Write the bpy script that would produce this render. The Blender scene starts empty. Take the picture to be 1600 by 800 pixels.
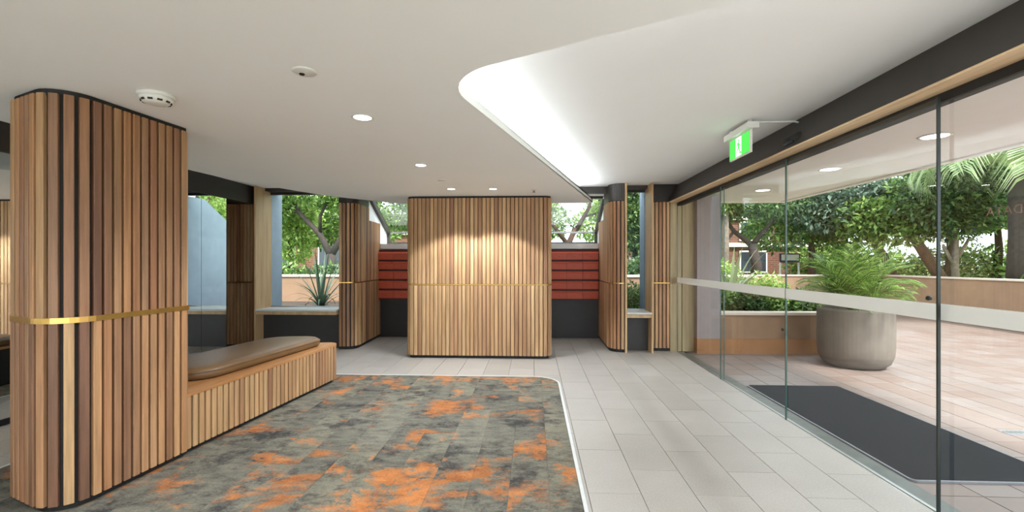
import bpy, bmesh, math, random
import numpy as np
from mathutils import Vector, Matrix
rng = random.Random(7)
R = math.radians
sc = bpy.context.scene
col = sc.collection

# ------------------------------------------------------------------ camera, sky, exposure
cam_d = bpy.data.cameras.new('camera'); cam = bpy.data.objects.new('camera', cam_d); col.objects.link(cam)
cam_d.sensor_width = 36.0; cam_d.lens = 16.0; cam_d.shift_y = 0.00625
cam_d.clip_start = 0.02; cam_d.clip_end = 300
cam.location = (0, 0, 1.42); cam.rotation_euler = (R(90), 0, R(2.66))
sc.camera = cam

world = bpy.data.worlds.new('overcast_sky'); sc.world = world; world.use_nodes = True
bg = world.node_tree.nodes['Background']
bg.inputs['Color'].default_value = (0.80, 0.91, 1.0, 1); bg.inputs['Strength'].default_value = 1.75

sun_d = bpy.data.lights.new('sun', 'SUN'); sun = bpy.data.objects.new('sun', sun_d); col.objects.link(sun)
sun_d.energy = 3.6; sun_d.angle = R(9); sun_d.color = (1, .98, .94)
sun.rotation_euler = (R(30), R(24), R(0))

sc.view_settings.view_transform = 'Standard'; sc.view_settings.look = 'None'
sc.view_settings.gamma = 1.0; sc.view_settings.use_curve_mapping = False
sc.view_settings.exposure = 1.24
LAMP = 11.5       # watts of one ceiling downlight
COVE = 17.0       # radiance of the LED strip in the ceiling cove

# ------------------------------------------------------------------ object helpers
def tag(o, label=None, cat=None, group=None, kind=None):
    if label: o['label'] = label
    if cat: o['category'] = cat
    if group: o['group'] = group
    if kind: o['kind'] = kind
    return o
def empty(name, loc=(0, 0, 0), rz=0.0, **k):
    o = bpy.data.objects.new(name, None); col.objects.link(o)
    o.empty_display_size = .1; o.location = loc; o.rotation_euler = (0, 0, rz)
    return tag(o, **k)
def link(name, me, mat=None, parent=None, loc=(0, 0, 0), rot=(0, 0, 0), **k):
    o = bpy.data.objects.new(name, me); col.objects.link(o)
    if mat is not None and len(me.materials) == 0: me.materials.append(mat)
    o.parent = parent; o.location = loc; o.rotation_euler = rot
    return tag(o, **k)
def mesh(name, v, f, smooth=False):
    me = bpy.data.meshes.new(name); me.from_pydata([tuple(p) for p in v], [], f); me.update()
    if smooth: me.polygons.foreach_set('use_smooth', [True] * len(me.polygons))
    return me
def fromlocal(o, parent):
    return o
def box_data(x0, x1, y0, y1, z0, z1):
    v = [(x0, y0, z0), (x1, y0, z0), (x1, y1, z0), (x0, y1, z0), (x0, y0, z1), (x1, y0, z1), (x1, y1, z1), (x0, y1, z1)]
    f = [(0, 3, 2, 1), (4, 5, 6, 7), (0, 1, 5, 4), (1, 2, 6, 5), (2, 3, 7, 6), (3, 0, 4, 7)]
    return v, f
def box(name, x0, x1, y0, y1, z0, z1, mat, parent=None, bevel=0.0, **k):
    """a box at its real place; the mesh is centred on its own base point"""
    cx, cy, cz = (x0 + x1) / 2, (y0 + y1) / 2, z0
    v, f = box_data(x0 - cx, x1 - cx, y0 - cy, y1 - cy, 0, z1 - z0)
    me = mesh(name, v, f)
    if bevel:
        bm = bmesh.new(); bm.from_mesh(me)
        bmesh.ops.bevel(bm, geom=list(bm.edges), offset=bevel, segments=2, affect='EDGES', profile=.6)
        bm.to_mesh(me); bm.free()
    loc = Vector((cx, cy, cz))
    if parent is not None: loc = parent.matrix_basis.inverted() @ loc if parent.parent is None else (parent.parent.matrix_basis @ parent.matrix_basis).inverted() @ loc
    o = link(name, me, mat, parent, loc, **k)
    if parent is not None:
        rzp = parent.rotation_euler.z + (parent.parent.rotation_euler.z if parent.parent else 0)
        o.rotation_euler.z = -rzp
    return o
def prism_data(pts, z0, z1):
    n = len(pts)
    v = [(p[0], p[1], z0) for p in pts] + [(p[0], p[1], z1) for p in pts]
    f = [tuple(reversed(range(n))), tuple(range(n, 2 * n))] + [(i, (i + 1) % n, n + (i + 1) % n, n + i) for i in range(n)]
    return v, f
def prism(name, pts, z0, z1, mat, parent=None, **k):
    v, f = prism_data(pts, z0, z1)
    return link(name, mesh(name, v, f), mat, parent, **k)
def profile_x(name, yz, x0, x1, mat, parent=None, **k):
    """a yz outline drawn out along x"""
    n = len(yz)
    v = [(x0, a, b) for a, b in yz] + [(x1, a, b) for a, b in yz]
    f = [tuple(range(n)), tuple(reversed(range(n, 2 * n)))] + [(i, n + i, n + (i + 1) % n, (i + 1) % n) for i in range(n)]
    return link(name, mesh(name, v, f), mat, parent, **k)
def profile_y(name, xz, y0, y1, mat, parent=None, **k):
    n = len(xz)
    v = [(a, y0, b) for a, b in xz] + [(a, y1, b) for a, b in xz]
    f = [tuple(reversed(range(n))), tuple(range(n, 2 * n))] + [((i + 1) % n, n + (i + 1) % n, n + i, i) for i in range(n)]
    return link(name, mesh(name, v, f), mat, parent, **k)
def lathe(name, prof, mat, parent=None, segs=32, loc=(0, 0, 0), smooth=True, **k):
    v, f = [], []
    for r, z in prof:
        for i in range(segs):
            a = 2 * math.pi * i / segs; v.append((r * math.cos(a), r * math.sin(a), z))
    for j in range(len(prof) - 1):
        for i in range(segs):
            i2 = (i + 1) % segs
            f.append((j * segs + i, j * segs + i2, (j + 1) * segs + i2, (j + 1) * segs + i))
    f.append(tuple(reversed(range(segs)))); f.append(tuple((len(prof) - 1) * segs + i for i in range(segs)))
    me = mesh(name, v, f, smooth)
    return link(name, me, mat, parent, loc, **k)
def tube_data(pts, radii, segs=8):
    v, f = [], []
    n = len(pts); pts = [Vector(p) for p in pts]
    up = Vector((.13, .31, .94)).normalized()
    for i, p in enumerate(pts):
        d = (pts[min(i + 1, n - 1)] - pts[max(i - 1, 0)]).normalized()
        a = d.cross(up)
        if a.length < .05: a = d.cross(Vector((1, 0, 0)))
        a.normalize(); b = d.cross(a)
        for s in range(segs):
            t = 2 * math.pi * s / segs
            v.append(p + (a * math.cos(t) + b * math.sin(t)) * radii[i])
    for i in range(n - 1):
        for s in range(segs):
            s2 = (s + 1) % segs
            f.append((i * segs + s, i * segs + s2, (i + 1) * segs + s2, (i + 1) * segs + s))
    f.append(tuple(range(segs))[::-1]); f.append(tuple((n - 1) * segs + s for s in range(segs)))
    return v, f
def tube(name, pts, radii, mat, parent=None, segs=8, **k):
    if not hasattr(radii, '__len__'): radii = [radii] * len(pts)
    v, f = tube_data(pts, radii, segs)
    return link(name, mesh(name, v, f, True), mat, parent, **k)
def rounded(pts, radii, closed=True, seg=7):
    out = []; n = len(pts)
    for i, p in enumerate(pts):
        r = radii[i] if hasattr(radii, '__len__') else radii
        p = Vector(p)
        if r <= 0 or (not closed and i in (0, n - 1)): out.append((p.x, p.y)); continue
        a = (Vector(pts[i - 1]) - p).normalized(); b = (Vector(pts[(i + 1) % n]) - p).normalized()
        half = a.angle(b) / 2; d = r / math.tan(half)
        c = p + (a + b).normalized() * (r / math.sin(half))
        s, e = p + a * d - c, p + b * d - c
        a0 = math.atan2(s.y, s.x); da = math.atan2(e.y, e.x) - a0
        while da > math.pi: da -= 2 * math.pi
        while da < -math.pi: da += 2 * math.pi
        for k in range(seg + 1):
            t = a0 + da * k / seg; out.append((c.x + r * math.cos(t), c.y + r * math.sin(t)))
    return out
def offset(pts, d, closed=True):
    """push an outline outwards (to the right of its direction)"""
    n = len(pts); out = []
    for i in range(n):
        p = Vector(pts[i]); a = Vector(pts[i - 1]) if (closed or i) else None; b = Vector(pts[(i + 1) % n]) if (closed or i < n - 1) else None
        ns = []
        for u, w in ((a, p), (p, b)):
            if u is None or w is None: continue
            e = (w - u)
            if e.length > 1e-7: e.normalize(); ns.append(Vector((e.y, -e.x)))
        m = sum(ns, Vector((0, 0)))
        m = m / max(m.length, 1e-6)
        c = max(.4, m.dot(ns[0])); q = p + m * (d / c); out.append((q.x, q.y))
    return out
def ribbon(name, pts, z0, z1, d0, d1, mat, parent=None, closed=False, **k):
    a, b = offset(pts, d0, closed), offset(pts, d1, closed); n = len(pts)
    v = [(p[0], p[1], z0) for p in a] + [(p[0], p[1], z0) for p in b] + [(p[0], p[1], z1) for p in b] + [(p[0], p[1], z1) for p in a]
    f = []
    for i in range(n if closed else n - 1):
        j = (i + 1) % n
        for q in range(4): f.append((q * n + i, q * n + j, ((q + 1) % 4) * n + j, ((q + 1) % 4) * n + i))
    if not closed: f += [(0, n, 2 * n, 3 * n), (n - 1, 4 * n - 1, 3 * n - 1, 2 * n - 1)]
    return link(name, mesh(name, v, f), mat, parent, **k)

# ------------------------------------------------------------------ materials
def srgb(r, g, b):
    f = lambda c: (c / 255 / 12.92) if c / 255 <= .04045 else ((c / 255 + .055) / 1.055) ** 2.4
    return (f(r), f(g), f(b), 1)
class NT:
    def __init__(s, name):
        s.m = bpy.data.materials.new(name); s.m.use_nodes = True; s.t = s.m.node_tree; s.n = s.t.nodes
        s.b = s.n['Principled BSDF']; s.out = s.n['Material Output']
    def add(s, kind, **kw):
        n = s.n.new(kind)
        for k, v in kw.items(): setattr(n, k, v)
        return n
    def lk(s, a, b): s.t.links.new(a, b)
    def noise(s, vec, scale, detail=3, rough=.55):
        n = s.add('ShaderNodeTexNoise'); n.inputs['Scale'].default_value = scale
        n.inputs['Detail'].default_value = detail; n.inputs['Roughness'].default_value = rough
        if vec is not None: s.lk(vec, n.inputs['Vector'])
        return n
    def ramp(s, fac, stops, interp='LINEAR'):
        r = s.add('ShaderNodeValToRGB'); r.color_ramp.interpolation = interp
        e = r.color_ramp.elements
        e[0].position, e[0].color = stops[0]; e[1].position, e[1].color = stops[-1]
        for p, c in stops[1:-1]:
            q = e.new(p); q.color = c
        s.lk(fac, r.inputs['Fac']); return r
    def mix(s, fac, a, b, mode='MIX'):
        m = s.add('ShaderNodeMix', data_type='RGBA', blend_type=mode)
        for i, val in ((0, fac), (6, a), (7, b)):
            if isinstance(val, (int, float)): m.inputs[i].default_value = val
            elif isinstance(val, tuple): m.inputs[i].default_value = val
            else: s.lk(val, m.inputs[i])
        return m.outputs[2]
    def mapping(s, vec, scale=(1, 1, 1), loc=None):
        m = s.add('ShaderNodeMapping'); m.inputs['Scale'].default_value = scale; s.lk(vec, m.inputs['Vector'])
        if loc is not None: s.lk(loc, m.inputs['Location'])
        return m.outputs[0]
    def bump(s, h, strength=.2, dist=.005):
        b = s.add('ShaderNodeBump'); b.inputs['Strength'].default_value = strength; b.inputs['Distance'].default_value = dist
        s.lk(h, b.inputs['Height']); s.lk(b.outputs[0], s.b.inputs['Normal'])
    def coord(s, which='Object'): return s.add('ShaderNodeTexCoord').outputs[which]
    def rand(s): return s.add('ShaderNodeObjectInfo').outputs['Random']
    def island(s): return s.add('ShaderNodeNewGeometry').outputs['Random Per Island']
    def pos(s): return s.add('ShaderNodeNewGeometry').outputs['Position']
def plain(name, c, rough=.5, metal=0.0, var=.08, scale=6, bump=0.0, spec=None):
    t = NT(name); nz = t.noise(t.coord(), scale, 4)
    lo = tuple(x * (1 - var) for x in c[:3]) + (1,); hi = tuple(min(1, x * (1 + var)) for x in c[:3]) + (1,)
    r = t.ramp(nz.outputs[0], [(.3, lo), (.7, hi)]); t.lk(r.outputs[0], t.b.inputs['Base Color'])
    t.b.inputs['Roughness'].default_value = rough; t.b.inputs['Metallic'].default_value = metal
    if spec is not None: t.b.inputs['Specular IOR Level'].default_value = spec
    if bump: t.bump(t.noise(t.coord(), scale * 12, 3).outputs[0], bump)
    return t.m
def emit(name, c, s):
    t = NT(name); e = t.add('ShaderNodeEmission'); e.inputs[0].default_value = c; e.inputs[1].default_value = s
    t.lk(e.outputs[0], t.out.inputs[0]); return t.m
def wood(name, stops, rough=.5, axis=2, grain=.35):
    """each piece takes its own tone from the ramp, with long grain"""
    t = NT(name); rnd = t.rand()
    mul = t.add('ShaderNodeMath', operation='MULTIPLY'); mul.inputs[1].default_value = 57.0; t.lk(rnd, mul.inputs[0])
    comb = t.add('ShaderNodeCombineXYZ')
    for i in range(3): t.lk(mul.outputs[0], comb.inputs[i])
    sc3 = [38, 38, 38]; sc3[axis] = 1.6
    vec = t.mapping(t.coord(), tuple(sc3), comb.outputs[0])
    sc4 = [9, 9, 9]; sc4[axis] = .9
    vec2 = t.mapping(t.coord(), tuple(sc4), comb.outputs[0])
    g = t.noise(vec, 1.0, 5, .65); g2 = t.noise(vec2, 1.0, 3, .5)
    base = t.ramp(rnd, stops).outputs[0]
    dk = t.ramp(g.outputs[0], [(.35, (1 - grain,) * 3 + (1,)), (.62, (1.0, 1.0, 1.0, 1))]).outputs[0]
    c = t.mix(1.0, base, dk, 'MULTIPLY')
    dk2 = t.ramp(g2.outputs[0], [(.3, (.80, .74, .70, 1)), (.6, (1.05, 1.05, 1.05, 1))]).outputs[0]
    c = t.mix(1.0, c, dk2, 'MULTIPLY')
    t.lk(c, t.b.inputs['Base Color']); t.b.inputs['Roughness'].default_value = rough
    t.bump(g.outputs[0], .12, .002)
    return t.m
SLAT = [(0, srgb(172, 128, 92)), (.15, srgb(204, 164, 118)), (.32, srgb(190, 146, 102)), (.5, srgb(212, 174, 128)), (.64, srgb(180, 134, 96)),
        (.78, srgb(198, 156, 110)), (.9, srgb(156, 110, 82)), (1, srgb(208, 168, 120))]
SLAT2 = [(0, srgb(130, 92, 70)), (.18, srgb(172, 126, 90)), (.35, srgb(148, 104, 76)), (.52, srgb(184, 142, 104)), (.7, srgb(124, 86, 66)), (.85, srgb(160, 116, 82)), (1, srgb(178, 136, 98))]
M = {}
M['slat'] = wood('timber_slat', SLAT)
M['slat_red'] = wood('red_timber_slat', [(a, (c[0] * .92, c[1] * .80, c[2] * .76, 1)) for a, c in SLAT])
M['slat_dark'] = wood('dark_timber_slat', SLAT2)
M['oak'] = wood('oak_board', [(0, srgb(206, 172, 128)), (1, srgb(200, 164, 120))], grain=.18)
M['oak_pale'] = wood('pale_oak_board', [(0, srgb(176, 156, 118)), (1, srgb(170, 150, 112))], grain=.2)
M['ledge'] = wood('bench_ledge', [(0, srgb(178, 124, 74)), (1, srgb(186, 130, 80))], axis=1, grain=.2)
M['soffit_wood'] = wood('pelmet_soffit_board', [(0, srgb(236, 208, 168)), (1, srgb(230, 202, 162))], axis=1, grain=.2)
M['slat_back'] = plain('timber_backing', srgb(112, 78, 48), .7)
M['dark'] = plain('dark_bronze_paint', srgb(50, 44, 40), .45)
M['darker'] = plain('black_recess', srgb(26, 22, 20), .7)
M['char'] = plain('charcoal_laminate', srgb(50, 46, 45), .5)
M['white'] = plain('white_ceiling_paint', srgb(247, 248, 247), .85, var=.008, scale=2)
M['wallw'] = plain('white_wall_paint', srgb(226, 225, 222), .8, var=.02)
M['soffit'] = plain('soffit_paint', srgb(228, 220, 216), .8, var=.02)
M['plastic'] = plain('white_plastic', srgb(226, 224, 218), .4, var=.03)
M['brass'] = plain('brushed_brass', srgb(214, 172, 98), .28, 1.0, .06, 20)
M['steel'] = plain('brushed_steel', srgb(170, 170, 168), .35, 1.0, .06, 20)
M['sill'] = plain('pale_stone_sill', srgb(206, 204, 200), .4, var=.05)
M['blue'] = plain('grey_blue_render', srgb(150, 164, 176), .8, var=.06, bump=.05)
M['greypost'] = plain('grey_render', srgb(146, 134, 132), .8, var=.05)
M['red'] = plain('red_mailbox_paint', srgb(196, 86, 60), .42, var=.06, scale=10)
M['red_dark'] = plain('dark_red_shadow_gap', srgb(78, 26, 22), .6)
M['mat'] = plain('charcoal_mat', srgb(34, 36, 40), .95, var=.25, scale=60, bump=.4, spec=.1)
M['rubber'] = plain('mat_edge_rubber', srgb(120, 122, 126), .5)
M['concrete'] = plain('grey_pot_concrete', srgb(112, 104, 95), .7, var=.1, scale=5, bump=.1)
M['soil'] = plain('dark_soil', srgb(62, 48, 38), .95, var=.3, scale=30, bump=.5)
M['planter'] = plain('tan_render', srgb(146, 116, 91), .85, var=.08, scale=4, bump=.05)
M['cap'] = plain('planter_cap', srgb(206, 190, 174), .8, var=.05)
M['bounce_paving'] = plain('unseen_bounce_paving', srgb(232, 230, 226), .85, var=.04)  # kept pale to bounce daylight indoors from out of view
M['band'] = plain('ochre_skirting', srgb(156, 108, 68), .7, var=.08)
M['bark'] = plain('brown_bark', srgb(76, 55, 42), .9, var=.35, scale=14, bump=.6)
M['bark_dark'] = plain('dark_bark', srgb(62, 54, 48), .9, var=.3, scale=14, bump=.6)
M['bark_grey'] = plain('grey_bark', srgb(120, 108, 94), .9, var=.3, scale=14, bump=.6)
M['bandw'] = plain('white_building_band', srgb(226, 220, 212), .8)
M['roof'] = plain('grey_roof', srgb(126, 122, 118), .8, var=.1)
M['wglass'] = plain('dark_window_glass', srgb(52, 60, 66), .1)
M['lawn'] = plain('lawn_green', srgb(122, 142, 76), .95, var=.3, scale=3)
M['pave_grout'] = plain('terrace_grout', srgb(90, 75, 67), .9)
M['grout'] = plain('floor_grout', srgb(146, 142, 135), .9)
M['thresh'] = plain('threshold_stone', srgb(82, 84, 78), .4, var=.35, scale=9)
M['green_sign'] = emit('green_exit_face', srgb(70, 176, 72), .95)
M['white_sign'] = emit('white_exit_mark', (.88, 1, .86, 1), 1.0)
M['lamp_glow'] = emit('lamp_diffuser', (1, .96, .9, 1), 9.0)
M['ext_glow'] = emit('outdoor_lamp_diffuser', (1, .97, .92, 1), 4.0)
M['led'] = emit('led_strip', (.90, .96, 1, 1), COVE)
M['frost'] = plain('white_frosted_film', srgb(246, 245, 240), .6, var=.01)
M['vinyl'] = plain('dusty_pink_vinyl', srgb(150, 118, 106), .6)
M['navy'] = plain('navy_sign_frame', srgb(40, 34, 64), .5)

def stone():
    t = NT('beige_stone_tile'); p = t.pos(); rnd = t.rand()
    base = t.ramp(rnd, [(0, srgb(168, 160, 151)), (.5, srgb(174, 166, 158)), (1, srgb(164, 156, 147))]).outputs[0]
    n1 = t.noise(p, 2.2, 5); n2 = t.noise(p, 90, 3, .7)
    c = t.mix(1.0, base, t.ramp(n1.outputs[0], [(.3, (.92, .91, .9, 1)), (.7, (1.03, 1.03, 1.03, 1))]).outputs[0], 'MULTIPLY')
    c = t.mix(1.0, c, t.ramp(n2.outputs[0], [(.32, (.86, .86, .85, 1)), (.6, (1.03, 1.03, 1.03, 1))]).outputs[0], 'MULTIPLY')
    t.lk(c, t.b.inputs['Base Color']); t.b.inputs['Roughness'].default_value = .42
    t.bump(n2.outputs[0], .05, .001); return t.m
M['stone'] = stone()
def terracotta():
    t = NT('terracotta_paver'); p = t.pos(); rnd = t.rand()
    base = t.ramp(rnd, [(0, srgb(122, 101, 91)), (.3, srgb(128, 113, 105)), (.6, srgb(125, 107, 98)), (1, srgb(131, 119, 113))]).outputs[0]
    n1 = t.noise(p, 1.3, 4)
    c = t.mix(1.0, base, t.ramp(n1.outputs[0], [(.3, (.86, .84, .83, 1)), (.7, (1.05, 1.05, 1.05, 1))]).outputs[0], 'MULTIPLY')
    t.lk(c, t.b.inputs['Base Color']); t.b.inputs['Roughness'].default_value = .5
    return t.m
M['terra'] = terracotta()
def carpet():
    t = NT('carpet_plank'); p = t.pos(); rnd = t.rand()
    mul = t.add('ShaderNodeMath', operation='MULTIPLY'); mul.inputs[1].default_value = .55; t.lk(rnd, mul.inputs[0])
    comb = t.add('ShaderNodeCombineXYZ'); t.lk(mul.outputs[0], comb.inputs[0]); t.lk(mul.outputs[0], comb.inputs[1]); t.lk(mul.outputs[0], comb.inputs[2])
    big = t.mapping(p, (1.9, 2.2, 1), comb.outputs[0])
    n_or = t.noise(big, 1.0, 7, .68); n_or.inputs['Distortion'].default_value = .4
    n_dk = t.noise(t.mapping(p, (2.4, 3.0, 1), comb.outputs[0]), 1.3, 7, .76)
    fine = t.noise(t.mapping(p, (60, 160, 1)), 1.0, 3, .7)
    streak = t.noise(t.mapping(p, (7, 15, 1), comb.outputs[0]), 1.0, 5, .68)
    grey = t.ramp(streak.outputs[0], [(.3, srgb(92, 88, 79)), (.5, srgb(120, 115, 102)), (.72, srgb(138, 131, 113))]).outputs[0]
    dark = t.ramp(n_dk.outputs[0], [(.50, (0, 0, 0, 1)), (.62, (1, 1, 1, 1))]).outputs[0]
    c = t.mix(dark, grey, srgb(72, 69, 66))
    orange = t.ramp(streak.outputs[0], [(.3, srgb(150, 94, 58)), (.65, srgb(196, 126, 76))]).outputs[0]
    om = t.ramp(n_or.outputs[0], [(.53, (0, 0, 0, 1)), (.61, (1, 1, 1, 1))]).outputs[0]
    spots = t.ramp(t.noise(t.mapping(p, (9, 14, 1)), 1.0, 3, .6).outputs[0], [(.36, (0, 0, 0, 1)), (.42, (1, 1, 1, 1))]).outputs[0]
    om = t.mix(1.0, om, spots, 'MULTIPLY')
    c = t.mix(om, c, orange)
    tone = t.ramp(rnd, [(0, (.78, .78, .8, 1)), (.5, (1.0, 1.0, 1.0, 1)), (1, (1.1, 1.08, 1.02, 1))]).outputs[0]
    c = t.mix(1.0, c, tone, 'MULTIPLY')
    c = t.mix(1.0, c, t.ramp(fine.outputs[0], [(.3, (.62, .62, .62, 1)), (.7, (1.15, 1.15, 1.15, 1))]).outputs[0], 'MULTIPLY')
    t.lk(c, t.b.inputs['Base Color']); t.b.inputs['Roughness'].default_value = .95; t.b.inputs['Specular IOR Level'].default_value = .1
    t.bump(fine.outputs[0], .5, .004); return t.m
M['carpet'] = carpet()
def leather():
    t = NT('tan_leather'); n = t.noise(t.coord(), 90, 3); n2 = t.noise(t.coord(), 3, 4)
    r = t.ramp(n2.outputs[0], [(.3, srgb(104, 76, 46)), (.7, srgb(118, 87, 54))]); t.lk(r.outputs[0], t.b.inputs['Base Color'])
    t.b.inputs['Roughness'].default_value = .4; t.bump(n.outputs[0], .12, .002); return t.m
M['leather'] = leather()
def brick():
    t = NT('brick_wall'); b = t.add('ShaderNodeTexBrick'); v = t.add('ShaderNodeMapping'); v.inputs['Rotation'].default_value = (R(90), 0, 0)
    t.lk(t.coord(), v.inputs['Vector']); t.lk(v.outputs[0], b.inputs['Vector'])
    b.inputs['Scale'].default_value = 1.0; b.inputs['Brick Width'].default_value = .23; b.inputs['Row Height'].default_value = .086; b.inputs['Mortar Size'].default_value = .008
    b.inputs['Color1'].default_value = srgb(118, 74, 56); b.inputs['Color2'].default_value = srgb(98, 60, 46); b.inputs['Mortar'].default_value = srgb(124, 106, 94)
    t.lk(b.outputs[0], t.b.inputs['Base Color']); t.b.inputs['Roughness'].default_value = .9; return t.m
M['brick'] = brick()
def leaf(name, stops, trans=.35, rough=.45):
    t = NT(name); c = t.ramp(t.island(), stops).outputs[0]
    t.lk(c, t.b.inputs['Base Color']); t.b.inputs['Roughness'].default_value = rough
    tr = t.add('ShaderNodeBsdfTranslucent'); t.lk(c, tr.inputs[0])
    mx = t.add('ShaderNodeMixShader'); mx.inputs[0].default_value = trans
    t.lk(t.b.outputs[0], mx.inputs[1]); t.lk(tr.outputs[0], mx.inputs[2]); t.lk(mx.outputs[0], t.out.inputs[0]); return t.m
M['leaf_dark'] = leaf('dark_green_leaf', [(0, srgb(36, 58, 36)), (.5, srgb(76, 106, 62)), (.85, srgb(118, 148, 88)), (1, srgb(166, 186, 128))])
M['leaf_mid'] = leaf('mid_green_leaf', [(0, srgb(54, 84, 38)), (.5, srgb(104, 140, 64)), (1, srgb(172, 196, 112))])
M['leaf_light'] = leaf('light_green_leaf', [(0, srgb(112, 144, 66)), (.5, srgb(152, 180, 92)), (1, srgb(196, 212, 132))])
M['leaf_blue'] = leaf('blue_green_leaf', [(0, srgb(40, 62, 50)), (.5, srgb(86, 112, 92)), (1, srgb(156, 176, 150))])
M['frond'] = leaf('palm_frond_green', [(0, srgb(38, 66, 24)), (.5, srgb(80, 124, 42)), (1, srgb(156, 186, 90))])
M['palm'] = leaf('pale_palm_green', [(0, srgb(140, 166, 112)), (.5, srgb(176, 194, 140)), (1, srgb(214, 224, 180))])
M['agave'] = leaf('grey_green_agave', [(0, srgb(66, 88, 70)), (1, srgb(94, 116, 86))], .15)
M['agave_pale'] = leaf('pale_striped_agave', [(0, srgb(150, 164, 118)), (1, srgb(178, 188, 142))], .2)
def glass(name, tint, k=.9):
    t = NT(name); t.n.remove(t.b)
    tr = t.add('ShaderNodeBsdfTransparent'); tr.inputs[0].default_value = tint
    gl = t.add('ShaderNodeBsdfGlossy'); gl.inputs['Roughness'].default_value = 0.0
    fr = t.add('ShaderNodeFresnel'); fr.inputs[0].default_value = 1.45
    mu = t.add('ShaderNodeMath', operation='MULTIPLY'); mu.inputs[1].default_value = k; t.lk(fr.outputs[0], mu.inputs[0])
    mx = t.add('ShaderNodeMixShader'); t.lk(mu.outputs[0], mx.inputs[0]); t.lk(tr.outputs[0], mx.inputs[1]); t.lk(gl.outputs[0], mx.inputs[2])
    t.lk(mx.outputs[0], t.out.inputs[0]); return t.m
M['glass'] = glass('clear_glass', (.975, .985, .98, 1), .10)
M['glass_edge'] = plain('green_glass_edge', srgb(70, 92, 84), .15)
M['glass_edge_dark'] = plain('dark_door_seal', srgb(30, 38, 36), .3)
def mirror():
    t = NT('mirror_silver'); t.b.inputs['Metallic'].default_value = 1; t.b.inputs['Roughness'].default_value = 0.005; t.b.inputs['Base Color'].default_value = (.87, .9, .89, 1); return t.m
M['mirror'] = mirror()

# ------------------------------------------------------------------ slat cladding
SLAT_MESH = {}
def slat_mesh(w, t, h, mat):
    key = (round(w, 4), round(t, 4), round(h, 3), mat)
    if key not in SLAT_MESH:
        c = .003
        pr = [(-w / 2, 0), (-w / 2, -t + c), (-w / 2 + c, -t), (w / 2 - c, -t), (w / 2, -t + c), (w / 2, 0)]
        v, f = prism_data(pr[::-1], 0, h); me = mesh('slat', v, [tuple(q) for q in f]); me.materials.append(M[mat]); SLAT_MESH[key] = me
    return SLAT_MESH[key]
def clad(parent, path, z0, z1, mats=('slat',), pitch=.06, w=.0445, t=.022, closed=False):
    pts = [Vector(p) for p in path]
    if closed: pts.append(pts[0])
    L = [0]
    for a, b in zip(pts, pts[1:]): L.append(L[-1] + (b - a).length)
    n = max(1, round(L[-1] / pitch)); step = L[-1] / n
    for i in range(n):
        s = (i + .5) * step; k = 0
        while L[k + 1] < s: k += 1
        p = pts[k].lerp(pts[k + 1], (s - L[k]) / (L[k + 1] - L[k]))
        # tangent over the width of a slat
        def at(q):
            q = min(max(q, 0), L[-1]); j = 0
            while j < len(L) - 2 and L[j + 1] < q: j += 1
            return pts[j].lerp(pts[j + 1], (q - L[j]) / max(1e-9, L[j + 1] - L[j]))
        d = at(s + .02) - at(s - .02)
        link('slat', slat_mesh(w * step / pitch, t, z1 - z0, rng.choice(mats)), None, parent, (p.x, p.y, z0), (0, 0, math.atan2(d.y, d.x)))

FLOOR_H, LOW, HIGH, BRASS_Z = 0.0, 2.40, 2.67, 1.09
GX = 2.30          # plane of the glass wall
BACK = 7.40        # plane of the back wall

# ------------------------------------------------------------------ floor: stone tiles around a carpet
floor = box('floor', -5.4, GX + .1, -4.0, 8.75, -.14, -.011, M['grout'], kind='structure')
cx0, cx1, cy0, cy1 = -3.65, .29, -3.2, 5.63
TW, TL = .325, .65
tile_me = {}
def tile(parent, x0, x1, y0, y1, z0, z1, mat, name='tile', gap=.0018):
    w, l = round(x1 - x0 - 2 * gap, 4), round(y1 - y0 - 2 * gap, 4)
    key = (w, l, round(z1 - z0, 4), mat)
    if key not in tile_me:
        c = .0015
        v = []
        for zz, ins in ((0, 0), (z1 - z0 - c, 0), (z1 - z0, c)):
            v += [(-w / 2 + ins, -l / 2 + ins, zz), (w / 2 - ins, -l / 2 + ins, zz), (w / 2 - ins, l / 2 - ins, zz), (-w / 2 + ins, l / 2 - ins, zz)]
        f = [(0, 3, 2, 1), (8, 9, 10, 11)] + [(a * 4 + i, a * 4 + (i + 1) % 4, a * 4 + 4 + (i + 1) % 4, a * 4 + 4 + i) for a in (0, 1) for i in range(4)]
        me = mesh(name, v, f); me.materials.append(M[mat]); tile_me[key] = me
    loc = Vector(((x0 + x1) / 2, (y0 + y1) / 2, z0)) - parent.location
    return link(name, tile_me[key], None, parent, loc)
i = 0
x1 = GX - .012
while x1 > -4.6:
    x0 = max(x1 - TW, -4.605)
    y = -4.0 + (.5 * TL if i % 2 else 0)
    while y < 8.6:
        ya, yb = y, min(y + TL, 8.6)
        covered = x0 > cx0 and x1 < cx1 and yb < cy1
        if not covered and yb - ya > .03:
            tile(floor, x0, x1, ya, yb, -.012, 0, 'stone')
        y += TL
    x1 -= TW; i += 1

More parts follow.
